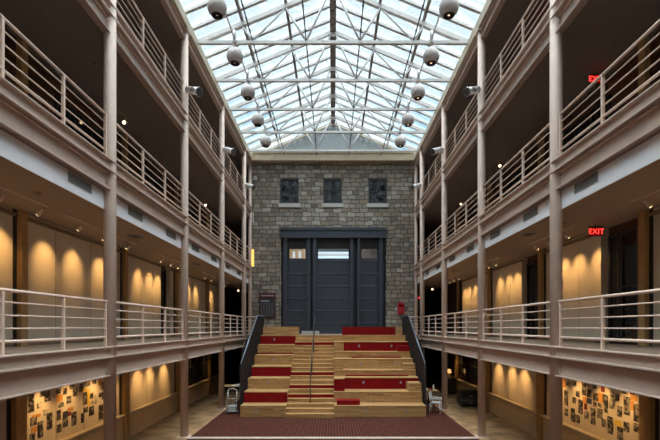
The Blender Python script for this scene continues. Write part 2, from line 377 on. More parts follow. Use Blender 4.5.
# ------------------------------------------------------------------ steel columns
for s in (-1, 1):
    for i, d in enumerate(COLS[1:]):
        r = .135 if d < 26 else .11
        t = thing('steel_column', 'tall round tan steel column, %s from the camera along the %s gallery' % (ORD[i], SIDE[s]), 'column', (s*HW, d, 0), 'steel columns along the galleries')
        MB().tube((0,0,.03), (0,0,14.2), r, 24).build('shaft', 'paint', t)
        MB().box(-.2, .2, -.2, .2, 0, .03).build('base_plate', 'paint', t)
        MB().box(-.17, .17, -.17, .17, 14.14, 14.2).build('cap_plate', 'paint', t)
# edge beams: a flanged channel at deck height over a deeper girder, one per bay
def beam_mesh(s, L, top, up_bot, lo_bot):
    a = MB()
    a.box(s*5.14, s*5.17, 0, L, up_bot, top)               # web
    a.box(s*5.06, s*5.24, 0, L, top-.02, top+.005)         # nosing
    a.box(s*5.06, s*5.17, 0, L, up_bot, up_bot+.03)        # lip
    b = MB()
    b.box(s*5.21, s*5.23, 0, L, lo_bot, up_bot-.01)
    b.box(s*5.12, s*5.30, 0, L, lo_bot, lo_bot+.022)
    b.box(s*5.14, s*5.30, 0, L, up_bot-.04, up_bot-.015)
    p = MB()
    for y in (.14, L-.20):
        p.box(s*5.195, s*5.215, y, y+.07, lo_bot+.05, up_bot-.07)
        for k in range(4):
            z = lo_bot+.09 + k*(up_bot-lo_bot-.22)/3
            p.tube((s*5.18, y+.035, z), (s*5.20, y+.035, z), .016, 6)
    return a, b, p
LV = {2: (3.40, 3.15, 2.72), 3: (7.68, 7.42, 7.01), 4: (11.27, 11.01, 10.62)}
BAYW = ['in the bay nearest the camera', 'between the nearest and second columns', 'between the second and third columns', 'between the third and fourth columns', 'in the short bay at the stone wall']
BAYS = list(zip(COLS[:-1], COLS[1:]))
for s in (-1, 1):
    for i, (d0, d1) in enumerate(BAYS):
        for l in (2, 3, 4):
            t = thing('edge_beam', 'tan steel edge beam below the %s %s railing %s' % (SIDE[s], LVL[l], BAYW[i]), 'beam', (0, d0, 0), 'edge beams of the galleries')
            a, b, p = beam_mesh(s, d1-d0, *LV[l])
            a.build('channel', 'paint', t); b.build('girder', 'paint', t); p.build('bolt_plate', 'paint', t)
        t = MB().box(s*5.12, s*5.30, 0, d1-d0, 13.85, 13.875).box(s*5.2, s*5.23, 0, d1-d0, 13.87, 14.18).box(s*5.12, s*5.3, 0, d1-d0, 14.16, 14.2).build('eave_beam', 'paint', None, (0, d0, 0))
        tag(t, 'tan steel eave beam under the glass roof, %s side %s' % (SIDE[s], BAYW[i]), 'beam', 'eave beams')
    g = MB().prism([(s*5.03, 14.21), (s*5.5, 14.21), (s*5.5, 14.72), (s*5.16, 14.72), (s*5.12, 14.6), (s*5.03, 14.55)], 'y', BACK, END).build('gutter', 'gutter')
    tag(g, 'cream boxed gutter along the %s edge of the glass roof' % SIDE[s], 'gutter')
    slab('wall_' + SIDE[s], 'wall', s*5.52, s*7.75, BACK, END, 14.2, 14.25)

# ------------------------------------------------------------------ balcony railings
def railing(s, L, n):
    t = thing('balcony_railing', '', 'railing')
    g = .20
    for k in range(n+1):
        y = (g if k == 0 else L-g if k == n else g + (L-2*g)*k/n)
        MB().box(-.028, .028, y-.025, y+.025, .0, 1.01).build('post', 'rail', t)
    MB().tube((0, .12, 1.03), (0, L-.12, 1.03), .03, 10).build('top_rail', 'rail', t)
    for z in (.42, .63, .84):
        MB().tube((0, g, z), (0, L-g, z), .0135, 8).build('bar', 'rail', t)
    MB().tube((0, g, .21), (0, L-g, .21), .027, 10).build('bottom_rail', 'rail', t)
    return t
protos = {}
for i, (d0, d1) in enumerate(BAYS):
    for s in (-1, 1):
        for l in (2, 3, 4):
            L = round(d1-d0, 2); n = 3 if L > 3 else 1
            lab = 'tan horizontal-bar railing on the %s %s %s' % (SIDE[s], LVL[l], BAYW[i])
            loc = (s*5.2, d0, DECK[l]+.005)
            if L not in protos:
                o = railing(s, L, n); o.location = loc; o['label'] = lab; protos[L] = o
            else: o = copy_tree(protos[L], None, lab, loc)
            o['group'] = 'balcony railings'

# vents in the white fascia
for s in (-1, 1):
    for k in range(7):
        d = 8.53 + 2.5*k
        t = thing('air_vent', 'grey louvred air vent in the white band, %s from the camera on the %s' % (ORD[k], SIDE[s]), 'vent', (s*5.268, d, 6.75), 'air vents in the fascia')
        MB().box(0, -s*.012, 0, .82, 0, .02).box(0, -s*.012, 0, .82, .19, .21).box(0, -s*.012, 0, .02, .02, .19).box(0, -s*.012, .8, .82, .02, .19).build('frame', 'vent', t)
        m = MB().box(0, -s*.002, .02, .8, .02, .19)
        for j in range(6): m.box(0, -s*.010, .02, .8, .03+j*.027, .042+j*.027)
        m.build('louvre', 'vent', t)

# ------------------------------------------------------------------ glass roof
RH = 16.54; RE = 14.45; EX = 5.03
def rz(x, off=0): return RH - (RH-RE)*abs(x)/EX + off
sky = thing('glass_roof', 'long pitched glass skylight roof over the atrium', 'roof', (0, 0, 0))
for s in (-1, 1):
    MB().prism([(0, rz(0, .34)), (s*5.15, rz(5.15, .34)), (s*5.15, rz(5.15, .352)), (0, rz(0, .352))], 'y', BACK, END+.15).build('glass_pane', 'glass', sky)
bars = {}
k = 0
y = 16.41 - 26*.8167
while y < END:
    for s in (-1, 1):
        if s not in bars:
            m = MB()
            for off in (-.045, .045):
                m.beam((s*.08, off, rz(.08, .27)), (s*5.12, off, rz(5.12, .27)), .036, .10)
            m.beam((s*.08, 0, rz(.08, .31)), (s*5.12, 0, rz(5.12, .31)), .12, .03)
            b = m.build('glazing_bar', 'roof', sky); b.location.y = y; bars[s] = b
        else:
            b = bars[s].copy(); C.objects.link(b); b.location.y = y
    y += .8167
rb = MB().box(-.13, .13, BACK, END, RH-.02, RH+.14)
yy = BACK
while yy < END:
    rb.box(-.06, .06, yy, yy+.12, RH-.05, RH-.02); yy += .41
rb.build('ridge_beam', 'purlin', sky)
for s in (-1, 1):
    for x in (1.76, 3.38):
        MB().box(s*x-.05, s*x+.05, BACK, END, rz(x, .09), rz(x, .21)).build('purlin', 'purlin', sky)

# trusses
def truss(end=False):
    t = thing('roof_truss', '', 'truss', (0, 0, 0), 'roof trusses')
    MB().beam((-5.02, 0, 14.45), (5.02, 0, 14.45), .11, .11).build('bottom_chord', 'roof', t)
    for s in (-1, 1):
        MB().beam((0, 0, RH), (s*EX, 0, rz(EX)+.02), .10, .16).build('rafter', 'roof', t)
        for a, b, r in (((1.0, 14.5), (.08, RH-.06), .042), ((1.0, 14.5), (1.76, rz(1.76)-.05), .042), ((1.76, rz(1.76)-.05), (3.0, 14.5), .036), ((3.0, 14.5), (3.38, rz(3.38)-.05), .036)):
            MB().tube((s*a[0], 0, a[1]), (s*b[0], 0, b[1]), r, 8).build('web_strut', 'roof', t)
        MB().box(s*1.0-.09, s*1.0+.09, -.012, .012, 14.5, 14.62).build('gusset_plate', 'roof', t)
        MB().box(s*.0-.10, s*.0+.10, -.012+s*.02, .012+s*.02, RH-.2, RH-.05).build('gusset_plate', 'roof', t)
    return t
TD = [13.55, 16.0, 18.45, 20.9, 23.35, 25.8]
tr = truss(); tr.location.y = TD[0]
tlab = ['nearest, above the first pair of globe lamps', 'second from the camera', 'third from the camera', 'fourth from the camera', 'fifth from the camera', 'farthest, close to the gable']
tr['label'] = 'grey steel roof truss, ' + tlab[0]
for d, lb in zip(TD[1:], tlab[1:]): copy_tree(tr, None, 'grey steel roof truss, ' + lb, (0, d, 0))
for s in (-1, 1):
    for x, nm in ((1.0, 'inner'), (3.0, 'outer')):
        m = MB().tube((s*x, 8, 14.53), (s*x, 26.75, 14.53), .022, 8)
        q = 8.2
        while q < 26.6:
            m.tube((s*x, q, 14.53), (s*x, q+.10, 14.53), .034, 8); q += .6
        tag(m.build('tie_rod', 'rod'), 'dark %s tie rod running the length of the roof, %s of the ridge' % (nm, SIDE[s]), 'rod')
    m = MB().tube((s*3.66, 8, 14.545), (s*3.66, 24.2, 14.545), .026, 8)
    tag(m.build('cable_conduit', 'roof'), 'grey conduit linking the %s row of globe lamps' % SIDE[s], 'conduit')

# gable end: ribbed siding above a cream cross beam
gz0 = 14.76
m = MB().prism([(-5.2, gz0), (5.2, gz0), (5.2, rz(5.2, .22)), (0, rz(0, .22)), (-5.2, rz(5.2, .22))], 'y', 26.92, 27.0)
x = -4.9
while x < 5:
    if rz(x, .1) > gz0+.1: m.box(x-.035, x+.035, 26.84, 26.92, gz0, rz(x, .1))
    x += .38
struct(m.build('wall_gable', 'siding'))
m = MB()
for s in (-1, 1): m.beam((0, 26.75, rz(0, -.02)), (s*5.1, 26.75, rz(5.1, -.02)), .12, .10)
struct(m.build('trim_8', 'gutter'))
m = MB().prism([(27.0, 14.17), (26.56, 14.17), (26.56, 14.24), (26.62, 14.24), (26.62, 14.64), (26.56, 14.64), (26.56, 14.76), (27.0, 14.76)], 'x', -5.03, 5.03)
tag(m.build('cross_beam', 'crossbeam'), 'wide cream cross beam on top of the stone wall', 'beam')

# ------------------------------------------------------------------ globe lamps
def globe(lit):
    t = thing('globe_lamp', '', 'lamp', (0, 0, 0), 'globe lamps hung from the trusses')
    prof = []
    for k in range(0, 13):
        a = math.radians(90 - k*12.2); prof.append((max(.012, .305*math.cos(a)), .315*math.sin(a)*(1.06 if a > 0 else .92)))
    MB().lathe(prof, 28).build('shade', 'globe', t)
    zb = prof[-1][1]; rb_ = prof[-1][0]
    m = MB().lathe([(rb_+.005, zb+.012), (rb_+.005, zb-.02), (rb_-.02, zb-.02), (rb_-.02, zb+.05), (.0101, zb+.05)], 24)
    for k in range(4): m.lathe([(.04+k*.035, zb), (.04+k*.035, zb+.04)], 20)
    m.build('louvre', 'louvre', t)
    MB().tube((0, 0, zb+.055), (0, 0, zb+.005), .035, 12).build('bulb', 'dimwarm' if lit else 'white', t)
    MB().tube((0, 0, .30), (0, 0, .50), .03, 10).tube((0, 0, .28), (0, 0, .35), .055, 12, .03).build('stem', 'globe', t)
    MB().tube((0, -.08, .60), (0, -.08, .92), .055, 12).box(-.07, .07, -.10, .09, .5, .62).build('hanger', 'roof', t)
    return t
gl = {}
for s in (-1, 1):
    gl[s] = globe(s > 0)
    for k, d in enumerate(TD[:5]):
        lab = 'grey globe lamp under the glass roof, %s from the camera in the %s row' % (ORD[k], SIDE[s])
        if k == 0: gl[s].location = (s*3.66, d, 13.93); gl[s]['label'] = lab
        else: copy_tree(gl[s], None, lab, (s*3.66, d, 13.93))

# ------------------------------------------------------------------ windows and door in the stone wall
for i, (x, w) in enumerate(WIN):
    m = MB(); x0, x1, z0, z1 = x-.585, x+.585, 11.62, 13.2; t = .11
    m.box(x0, x1, END+.04, END+.14, z0, z0+t).box(x0, x1, END+.04, END+.14, z1-t, z1).box(x0, x0+t, END+.04, END+.14, z0+t, z1-t).box(x1-t, x1, END+.04, END+.14, z0+t, z1-t)
    m.box(x-.02, x+.02, END+.07, END+.12, z0+t, z1-t).box(x0+t, x1-t, END+.07, END+.12, 12.38, 12.42)
    f = struct(m.build('window_%d' % (101+i), 'black'))
    MB().box(x0+.05, x1-.05, END+.10, END+.12, z0+.05, z1-.05).build('pane', 'wglass', f)
    struct(MB().box(x0-.09, x1+.09, END-.07, END+.05, z0-.25, z0).build('trim_%d' % (11+i), 'sill', bevel=.015))
    slab('wall_closure', 'darkroom', x0, x1, END+.3, END+.4, z0, z1)

d = thing('overhead_door', 'wide three-bay charcoal steel door front under a dark lintel', 'door', (0, END, 3.4))
def bx(name, mat, x0, x1, y0, y1, z0, z1, par=d, bv=.008):
    return MB().box(x0, x1, y0, y1, z0-3.4, z1-3.4).build(name, mat, par, bevel=bv)
m = MB().box(-3.29, 3.36, -.22, .3, 6.05, 6.68).box(-3.29, 3.36, -.27, -.2, 6.50, 6.60).box(-3.29, 3.36, -.26, -.2, 6.02, 6.14)
m.build('lintel', 'charcoal2', d)
for a, b in ((-3.10, -2.86), (-1.65, -1.42), (-1.26, -1.05), (1.09, 1.27), (1.53, 1.70), (2.89, 3.11)):
    m = MB().box(a, b, -.14, -.11, 0, 6.02).box(a, b, .17, .20, 0, 6.02).box((a+b)/2-.02, (a+b)/2+.02, -.11, .17, 0, 6.02)
    m.build('door_post', 'charcoal2', d)
for a, b in ((-3.33, -2.84), (-1.67, -1.03), (1.07, 1.72), (2.87, 3.40)): MB().box(a, b, .30, .36, 0, 6.05).build('back_panel', 'charcoal', d)
wz0, wz1 = 4.80, 5.40
for a, b in ((-2.86, -1.65), (-1.05, 1.09), (1.70, 2.89)):
    yb = .16
    zs = [0, .72, 1.50, 2.27, 3.05, 3.83, wz0-.12]
    m = MB()
    for z0, z1 in zip(zs[:-1], zs[1:]): m.box(a-.02, b+.02, .22, .28, z0+.015, z1-.015).box(a-.02, b+.02, .24, .28, z0-.01 if z0 else 0, z0+.02)
    m.build('door_panel', 'charcoal2', d)
    for z in zs[1:]: MB().box(a, b, .185, .235, z-.022, z+.022).build('panel_rail', 'railblue', d)
    f = MB().box(a-.02, b+.02, .21, .29, wz0-.12, wz0).box(a-.02, b+.02, .21, .29, wz1, 6.05).box(a-.02, a+.1, .21, .29, wz0, wz1).box(b-.1, b+.02, .21, .29, wz0, wz1).build('window_frame', 'charcoal', d)
    MB().box(a+.08, b-.08, .25, .26, wz0-.02, wz1+.02).build('pane', 'dglass', f)
slab('door_threshold', 'curb', -3.3, 3.4, END-.02, END+.38, 3.385, 3.42).name = 'trim_21'

# outdoors beyond the door's glass
o = thing('neighbouring_building', 'tan building seen through the left door window', 'building', (0, 0, 0))
MB().box(-9, -3.0, 44, 50, 0, 12.2).build('wall', 'pil', o)
m = MB()
for x in (-4.6, -4.0, -3.4): m.box(x-.12, x+.12, 43.95, 44, 10.9, 11.6)
m.build('window_row', 'white', o)
MB().box(-9.2, -2.9, 43.8, 50.2, 12.2, 12.4).build('roof', 'purlin', o)
o = thing('canopy_frame', 'white canopy beam seen through the middle door window', 'canopy', (0, 36, 0))
MB().box(-2.2, 1.8, 0, .3, 9.86, 10.02).build('crossbar', 'white', o); MB().box(-2.2, 1.8, 0, .3, 10.2, 10.5).build('fascia', 'charcoal2', o)
for x in (-2.1, 1.7): MB().box(x-.08, x+.08, .05, .25, 0, 9.9).build('post', 'white', o)
o = MB().box(1.95, 5.5, 39, 45, 0, 14).build('storage_block', 'darkroom'); tag(o, 'dark block seen through the right door window', 'building')
slab('ground', 'stonefloor', -30, 30, 34.4, 80, -.3, -.1).name = 'floor_outside'

# ------------------------------------------------------------------ landing and bridge to the galleries
slab('floor_landing', 'deck', -5.15, 5.15, 25.25, END, 3.12, 3.40).name = 'floor_landing'
slab('floor_landing_centre', 'deck', -4.0, 4.0, 23.9, 25.25, 3.12, 3.40)
for s in (-1, 1):
    t = thing('bridge_railing', 'short tan railing closing the landing bridge at the %s column' % SIDE[s], 'railing', (s*4.14, 25.30, 3.4), 'bridge railings')
    w = s*.92
    MB().tube((0, 0, 1.05), (w, 0, 1.05), .03, 8).build('top_rail', 'rail', t)
    for z in (.42, .63, .84): MB().tube((0, 0, z), (w, 0, z), .014, 8).build('bar', 'rail', t)
    MB().tube((0, 0, .21), (w, 0, .21), .026, 8).build('bottom_rail', 'rail', t)
    MB().box(-.025, .025, -.025, .025, 0, 1.04).build('post', 'rail', t)

# ------------------------------------------------------------------ bleachers
def bleacher(nm, lab, x0, x1, tiers, yend):
    """tiers: (front y, top z, riser material)"""
    t = thing('bleacher', lab, 'bleacher', (0, 18.35, 0))
    zp = 0
    for k, (y, z, rm) in enumerate(tiers):
        y1 = tiers[k+1][0] if k+1 < len(tiers) else yend
        y -= 18.35; yy1 = y1 - 18.35
        p = MB().box(x0, x1, y+.02, yy1+.02, 0 if k == 0 else zp-.1, z-.04).build('tier', 'wood', t)
        MB().box(x0-.005, x1+.005, y-.012, yy1+.02, z-.04, z).build('tread', 'wood', t, bevel=.004)
        f = MB().box(x0, x1, y, y+.02, zp+.002, z-.04).build('riser', rm, t)
        if rm == 'red': f['label'] = 'crimson riser'
        zp = z
    return t
LT = [(18.35, .485, 'wood'), (19.1, .971, 'red'), (19.97, 1.457, 'wood'), (20.85, 1.943, 'red'), (21.7, 2.43, 'wood'), (22.55, 2.915, 'wood'), (23.4, 3.40, 'red')]
RT = [(18.35, .485, 'wood'), (19.15, .96, 'wood'), (20.0, 1.50, 'red'), (20.6, 1.78, 'wood'), (21.35, 2.27, 'wood'), (22.1, 2.58, 'wood'), (22.75, 3.08, 'red'), (23.6, 3.40, 'wood')]
bl = bleacher('left', 'left block of tiered timber bleachers with three crimson risers', -3.97, -2.03, LT, 24.0)
br = bleacher('right', 'wide right block of tiered timber bleachers with crimson seat fronts', .05, 3.98, RT, 24.0)
# thin crimson strips at the back of treads
MB().box(-3.97, -2.03, 22.53-18.35, 22.56-18.35, 2.43, 2.50).build('kick_strip', 'red', bl)
MB().box(.95, 3.5, 21.95-18.35, 22.10-18.35, 2.27, 2.33).build('kick_strip', 'red', br)
MB().box(.6, 3.6, 20.48-18.35, 20.60-18.35, 1.50, 1.56).build('kick_strip', 'red', br)
for x, k in ((-3.28, 0), (-3.02, 2), (-2.98, 4), (-3.2, 6)):
    y, z, _ = LT[k]; zl = z-.22; MB().box(x-.045, x+.045, y-18.35-.008, y-18.35+.001, zl-.06, zl+.06).build('step_light', 'greyplate', bl)
for xs, k in (((1.40, 3.17), 0), ((1.42, 3.16), 2), ((1.38, 3.08), 4), ((1.38, 3.10), 6)):
    y, z, _ = RT[k]
    for x in xs: MB().box(x-.045, x+.045, y-18.35-.008, y-18.35+.001, z-.29, z-.17).build('step_light', 'greyplate', br)

st = thing('stairs', 'narrow timber stair flight between the two bleacher blocks', 'stairs', (0, 18.15, 0))
for k in range(20):
    y = k*.2745; z = (k+1)*.17
    rm = 'red' if k in (4, 6, 9, 17) else 'wood'
    y1 = y+.2745+.02 if k < 19 else 5.85
    MB().box(-2.02, .04, y-.008, y1, z-.035, z).build('tread', 'wood', st, bevel=.003)
    MB().box(-2.02, .04, y, y+.02, max(0, z-.17), z-.035).build('riser', rm, st)
    if k: MB().box(-2.015, .035, y+.02, y1, z-.17-.15 if k > 1 else 0, z-.036).build('step_core', 'wood', st)
# bench seats on the landing and loose blocks
def block(lab, x0, x1, y0, y1, z0, z1, mat, top=None, name='seat_block', cat='block'):
    t = thing(name, lab, cat, ((x0+x1)/2, (y0+y1)/2, z0))
    w = (x1-x0)/2; h = (y1-y0)/2
    MB().box(-w, w, -h, h, 0, z1-z0-.035).build('body', mat, t, bevel=.006)
    MB().box(-w-.004, w+.004, -h-.006, h, z1-z0-.035, z1-z0).build('top_panel', top or mat, t, bevel=.006)
    return t
block('long timber bench block on the landing above the left bleachers', -3.93, -1.93, 24.1, 24.6, 3.40, 3.87, 'wood')
block('long crimson bench block on the landing above the right bleachers', .52, 3.51, 24.15, 24.65, 3.40, 3.86, 'red')
block('small timber block at the right end of the crimson landing bench', 3.53, 3.90, 24.15, 24.65, 3.40, 3.86, 'wood')
block('pale grey step block on the landing at the head of the stairs', -1.78, -.80, 24.35, 24.75, 3.40, 3.62, 'palegrey')
block('timber cube on the second tier at the right end of the right bleachers', 3.40, 3.97, 19.25, 19.98, .962, 1.33, 'wood')
block('crimson fronted block with timber top on the second tier beside the stairs', .06, .52, 19.3, 19.98, .962, 1.53, 'red', 'wood')
block('low timber block at the right end of the fourth tier', 3.42, 3.97, 20.72, 21.32, 1.782, 2.08, 'wood')
block('timber block on the fourth tier beside the stairs', .06, .50, 20.75, 21.32, 1.782, 2.31, 'wood')
block('timber block on the sixth tier beside the stairs, left of a crimson riser', .06, .55, 22.3, 22.73, 2.582, 3.09, 'wood')
block('low crimson block at the right end of the sixth tier', 3.35, 3.97, 22.25, 22.73, 2.582, 2.86, 'red')
block('flat crimson cushion on the lowest tier of the right bleachers', .17, 1.16, 18.5, 19.0, .487, .68, 'red', name='seat_cushion', cat='cushion')

# centre handrail of the stairs
t = thing('stair_handrail', 'dark steel handrail climbing the middle of the timber stairs', 'handrail', (-1.0, 18.8, 0))
def nz(y): return .17*(1+int((y+18.8-18.15)/.2745))
MB().path([(0, .0, nz(0)+.75), (0, .08, nz(0)+.95), (0, 4.6, 3.4+1.02), (0, 4.95, 3.4+1.02)], .024, 10).build('top_rail', 'guard', t)
for y in (.08, 1.7, 3.3, 4.75):
    zt = .51+.95 + (y-.08)/(4.52)*(4.42-1.46) if y < 4.6 else 4.42
    MB().tube((0, y, nz(y) if y < 4.6 else 3.4), (0, y, zt), .022, 8).build('post', 'black', t)

# side guards
def gtop(y): return 2.25 + (y-19.0)*(4.47-2.25)/4.1 if y < 23.1 else 4.47
for s in (-1, 1):
    t = thing('side_guard', 'tall charcoal slatted guard closing the %s side of the bleachers' % SIDE[s], 'guard', (s*4.07, 18.95, 0))
    m = MB().prism([(0, 0), (6.25, 0), (6.25, 3.39), (4.6, 3.39), (0, .6)], 'x', -.012, .012); m.build('side_panel', 'black', t)
    m = MB(); y = 0.03
    while y < 6.25:
        m.box(-.03, .03, y, y+.025, 0, gtop(y+18.95)-.02); y += .095
    m.build('slat_screen', 'guard', t)
    MB().box(-.04, .04, -.04, .03, 0, 2.25).build('end_post', 'guard', t)
    MB().path([(0, -.03, 2.22), (0, 4.15, 4.47), (0, 6.25, 4.47)], .035, 10).build('top_rail', 'guardtop', t)

# ------------------------------------------------------------------ objects on the stone wall
t = thing('directory_board', 'maroon and charcoal framed notice board on the stone wall left of the door', 'sign', (-4.12, END-.06, 4.40))
MB().box(-.53, .53, 0, .05, 0, 1.60).build('frame', 'maroon', t, bevel=.01)
MB().box(-.46, .46, -.012, 0, .06, 1.22).build('panel', 'board', t)
MB().box(-.50, .50, -.02, 0, 1.28, 1.55).build('header', 'maroon', t)
m = MB(); x = -.38
random.seed(3)
while x < .36:
    w = random.uniform(.03, .07); m.box(x, x+w, -.026, -.02, 1.38, 1.45); x += w+.025
m.build('header_lettering', 'palegrey', t)
m = MB().box(-.42, .10, -.018, -.012, 1.02, 1.14)
m.build('title_strip', 'vent', t)
m = MB()
for c in range(5):
    z = .12
    while z < .95: m.box(-.42+c*.17, -.42+c*.17+random.uniform(.06, .11), -.016, -.012, z, z+.012); z += .045
m.build('text_lines', 'vent', t)
for x, z in ((-.58, .85), (.58, .85), (-.35, 1.66), (.35, 1.66), (.4, -.04)): MB().tube((x, .05, z), (x, -.03, z), .035, 10).build('bracket', 'palegrey', t)
t = thing('red_wall_box', 'small red metal box on the stone wall right of the door', 'box', (4.27, END-.16, 4.66))
MB().box(-.21, .21, 0, .16, 0, .66).prism([(-.22, .66), (.22, .66), (.18, .74), (-.18, .74)], 'y', -.02, .16).build('body', 'redbox', t, bevel=.01)
MB().box(-.17, .17, -.015, 0, .06, .38).build('door', 'redbox', t, bevel=.006)
MB().box(-.17, .17, -.012, 0, .45, .6).build('name_plate', 'red', t)
t = thing('wall_sconce', 'tall glowing amber sconce at the left edge of the stone wall', 'lamp', (-5.03, END-.16, 7.62))
MB().box(-.08, .08, .08, .16, 0, 1.12).build('back_plate', 'gutter', t)
MB().prism([(-.065, .03), (.065, .03), (.065, 1.09), (-.065, 1.09)], 'y', 0, .08).build('shade', 'sconce', t)
for s, x, z in ((-1, -4.90, 13.22), (1, 4.88, 13.10)):
    t = thing('wall_sensor', 'small round white sensor high on the %s of the stone wall' % SIDE[s], 'sensor', (x, END, z), 'round sensors on the stone wall')
    MB().tube((0, 0, 0), (0, -.07, 0), .11, 16).build('base', 'white', t)
    MB().tube((0, -.07, 0), (0, -.13, 0), .08, 16, .03).build('dome', 'palegrey', t)
t = thing('wall_speaker', 'narrow white speaker box at the left edge of the stone wall', 'speaker', (-5.06, END-.12, 10.45))
MB().box(-.07, .07, 0, .12, 0, .58).build('cabinet', 'white', t, bevel=.01); MB().box(-.055, .055, -.008, 0, .04, .54).build('grille', 'palegrey', t)

# floodlights on the columns
for s in (-1, 1):
    for k, d0 in ((1, 15), (2, 20), (3, 25)):
        t = thing('floodlight', 'silver cylindrical floodlight clamped to the %s column on the %s' % (ORD[k], SIDE[s]), 'lamp', (s*(HW-.12), d0-.05, 12.0), 'floodlights on the columns')
        MB().tube((s*.14, 0, 0), (-s*.10, -.06, 0), .022, 8).tube((s*.12, 0, -.06), (s*.12, 0, .06), .035, 8).build('bracket', 'silver', t)
        a = Vector((-s*.04, -.05, .10)); b = Vector((-s*.50, -.30, -.12))
        MB().tube(a, b, .115, 16, .13).tube(a, a-(b-a)*.12, .115, 16, .06).build('housing', 'silver' if k == 1 else 'white', t)
        MB().tube(b, b+(b-a)*.06, .155, 16, .155).build('shroud', 'silver', t)
        e = b+(b-a)*.062; MB().tube(e, e+(b-a)*.01, .13, 16).build('lens', 'louvre', t)

# ------------------------------------------------------------------ exit signs
def exit_sign(x, y, zc, ztop, lab, small=1.0):
    t = thing('exit_sign', lab, 'sign', (x, y, zc))
    w, h = .17*small, .115*small
    MB().box(-w, w, 0, .05, -h, h).build('housing', 'black', t)
    MB().box(-w+.012, w-.012, -.006, 0, -h+.012, h-.012).build('face', 'exitback', t)
    text('EXIT', .20*small, 'exitred', t, (0, -.012, 0), .003)
    MB().box(-w, w, .0, .07, h, h+.03).tube((0, .025, h), (0, .025, ztop-zc), .012, 8).build('canopy', 'black', t)
exit_sign(6.93, 11.3, 6.36, 6.58, 'red EXIT sign under the walkway ceiling on the right')
exit_sign(6.93, 11.3, 10.38, 10.60, 'red EXIT sign under the middle gallery ceiling on the right')
exit_sign(6.88, 13.75, 13.62, 13.85, 'red EXIT sign under the top gallery ceiling on the right')
exit_sign(5.70, 28.2, 5.76, 6.58, 'small red EXIT sign in the dark opening beside the right end column')

# ------------------------------------------------------------------ track lights
def track(s, l, x, z, heads, y0, y1, lab, lit, aim=(.95, -.92), power=60, col=(1, .58, .20), cone=60, light=True, pw=None):
    t = thing('track_light', lab, 'light', (s*x, y0, z), 'ceiling track lights')
    MB().box(-.018, .018, 0, y1-y0, -.03, 0).build('track', 'rail' if lit else 'mould', t)
    for j, d in enumerate(heads):
        y = d-y0; dr = Vector((s*aim[0], 0, aim[1])).normalized()
        p = Vector((0, y, -.16)); q = p+dr*.13
        h = MB().tube((0, y, -.03), p, .010, 6).tube(p-dr*.04, q, .032, 12, .045).build('spot_head', 'rail', t)
        MB().tube(q, q+dr*.006, .036, 12).build('lens', 'warm' if light else 'louvre', h)
        if light:
            ld = bpy.data.lights.new('spot_beam', 'SPOT'); ld.energy = (pw[j] if pw else power); ld.color = col
            ld.spot_size = math.radians(cone); ld.spot_blend = 1.0; ld.shadow_soft_size = .03
            lo = bpy.data.objects.new('spot_beam', ld); C.objects.link(lo); lo.parent = t
            lo.location = q+dr*.03; lo.rotation_euler = dr.to_track_quat('-Z', 'Y').to_euler()
W = 'walkway'
HL = [(5.6, 9.7, [7.2, 8.4, 9.5]), (10.3, 14.2, [11.0, 12.2, 13.6]), (15.7, 18.6, [16.3, 17.3, 18.1]), (21.2, 23.6, [21.9, 23.1]), (25.3, 26.6, [26.0])]
HR = [(5.6, 9.3, [7.3, 8.84]), (11.5, 14.1, [11.9, 12.9, 13.7]), (16.7, 19.3, [17.2, 18.0, 18.95]), (21.4, 24.2, [22.3, 23.2, 24.0])]
for s, HH in ((-1, HL), (1, HR)):
    for i, (a, b, hs) in enumerate(HH):
        track(s, 2, 6.45, 6.58, hs, a, b, 'track light with aimed spots on the %s walkway ceiling, %s from the camera' % (SIDE[s], ORD[i]), True, power=PW2)
LL = [(9.9, 14.4, [10.5, 11.6, 12.8, 13.9]), (15.2, 19.2, [15.8, 16.8, 18.2]), (21.3, 24.4, [21.6, 24.0])]
LR = [(9.5, 14.0, [10.4, 11.4, 12.5, 13.6]), (15.2, 19.2, [16.1, 17.2, 18.6]), (21.3, 24.4, [21.8, 24.2])]
for s, HH in ((-1, LL), (1, LR)):
    for i, (a, b, hs) in enumerate(HH):
        track(s, 1, 6.35, 2.76, hs, a, b, 'track light under the %s walkway over the ground floor, %s from the camera' % (SIDE[s], ORD[i]), True, aim=(.75, -.8), power=PW1*(1.0 if i < 2 else .6), cone=72)
# dim ceilings of the upper galleries: a few single heads are lit
for s, l, d0, x in ((-1, 3, 13.85, 6.7), (-1, 3, 23.2, 6.87), (1, 3, 17.55, 6.79), (1, 3, 23.0, 6.83), (-1, 2, 30.0, 6.6), (1, 2, 29.0, 6.7)):
    z = CEIL[l]
    where = {(-1, 13.85): 'just past the nearest left column', (-1, 23.2): 'near the fourth left column', (1, 17.55): 'between the nearest and second right columns', (1, 23.0): 'near the third right column', (-1, 30.0): 'in the dark corridor at the left end', (1, 29.0): 'in the dark corridor at the right end'}[(s, d0)]
    t = thing('ceiling_spotlight', 'single lit ceiling spotlight %s' % where, 'light', (s*x, d0, z))
    MB().box(-.015, .015, -.9, .9, -.02, 0).build('track', 'mould', t)
    MB().tube((0, 0, -.02), (0, 0, -.12), .012, 6).tube((0, .04, -.12), (0, -.09, -.19), .045, 12, .055).build('spot_head', 'rail', t)
    MB().tube((0, -.09, -.19), (0, -.096, -.194), .048, 12).build('lens', 'warm', t)
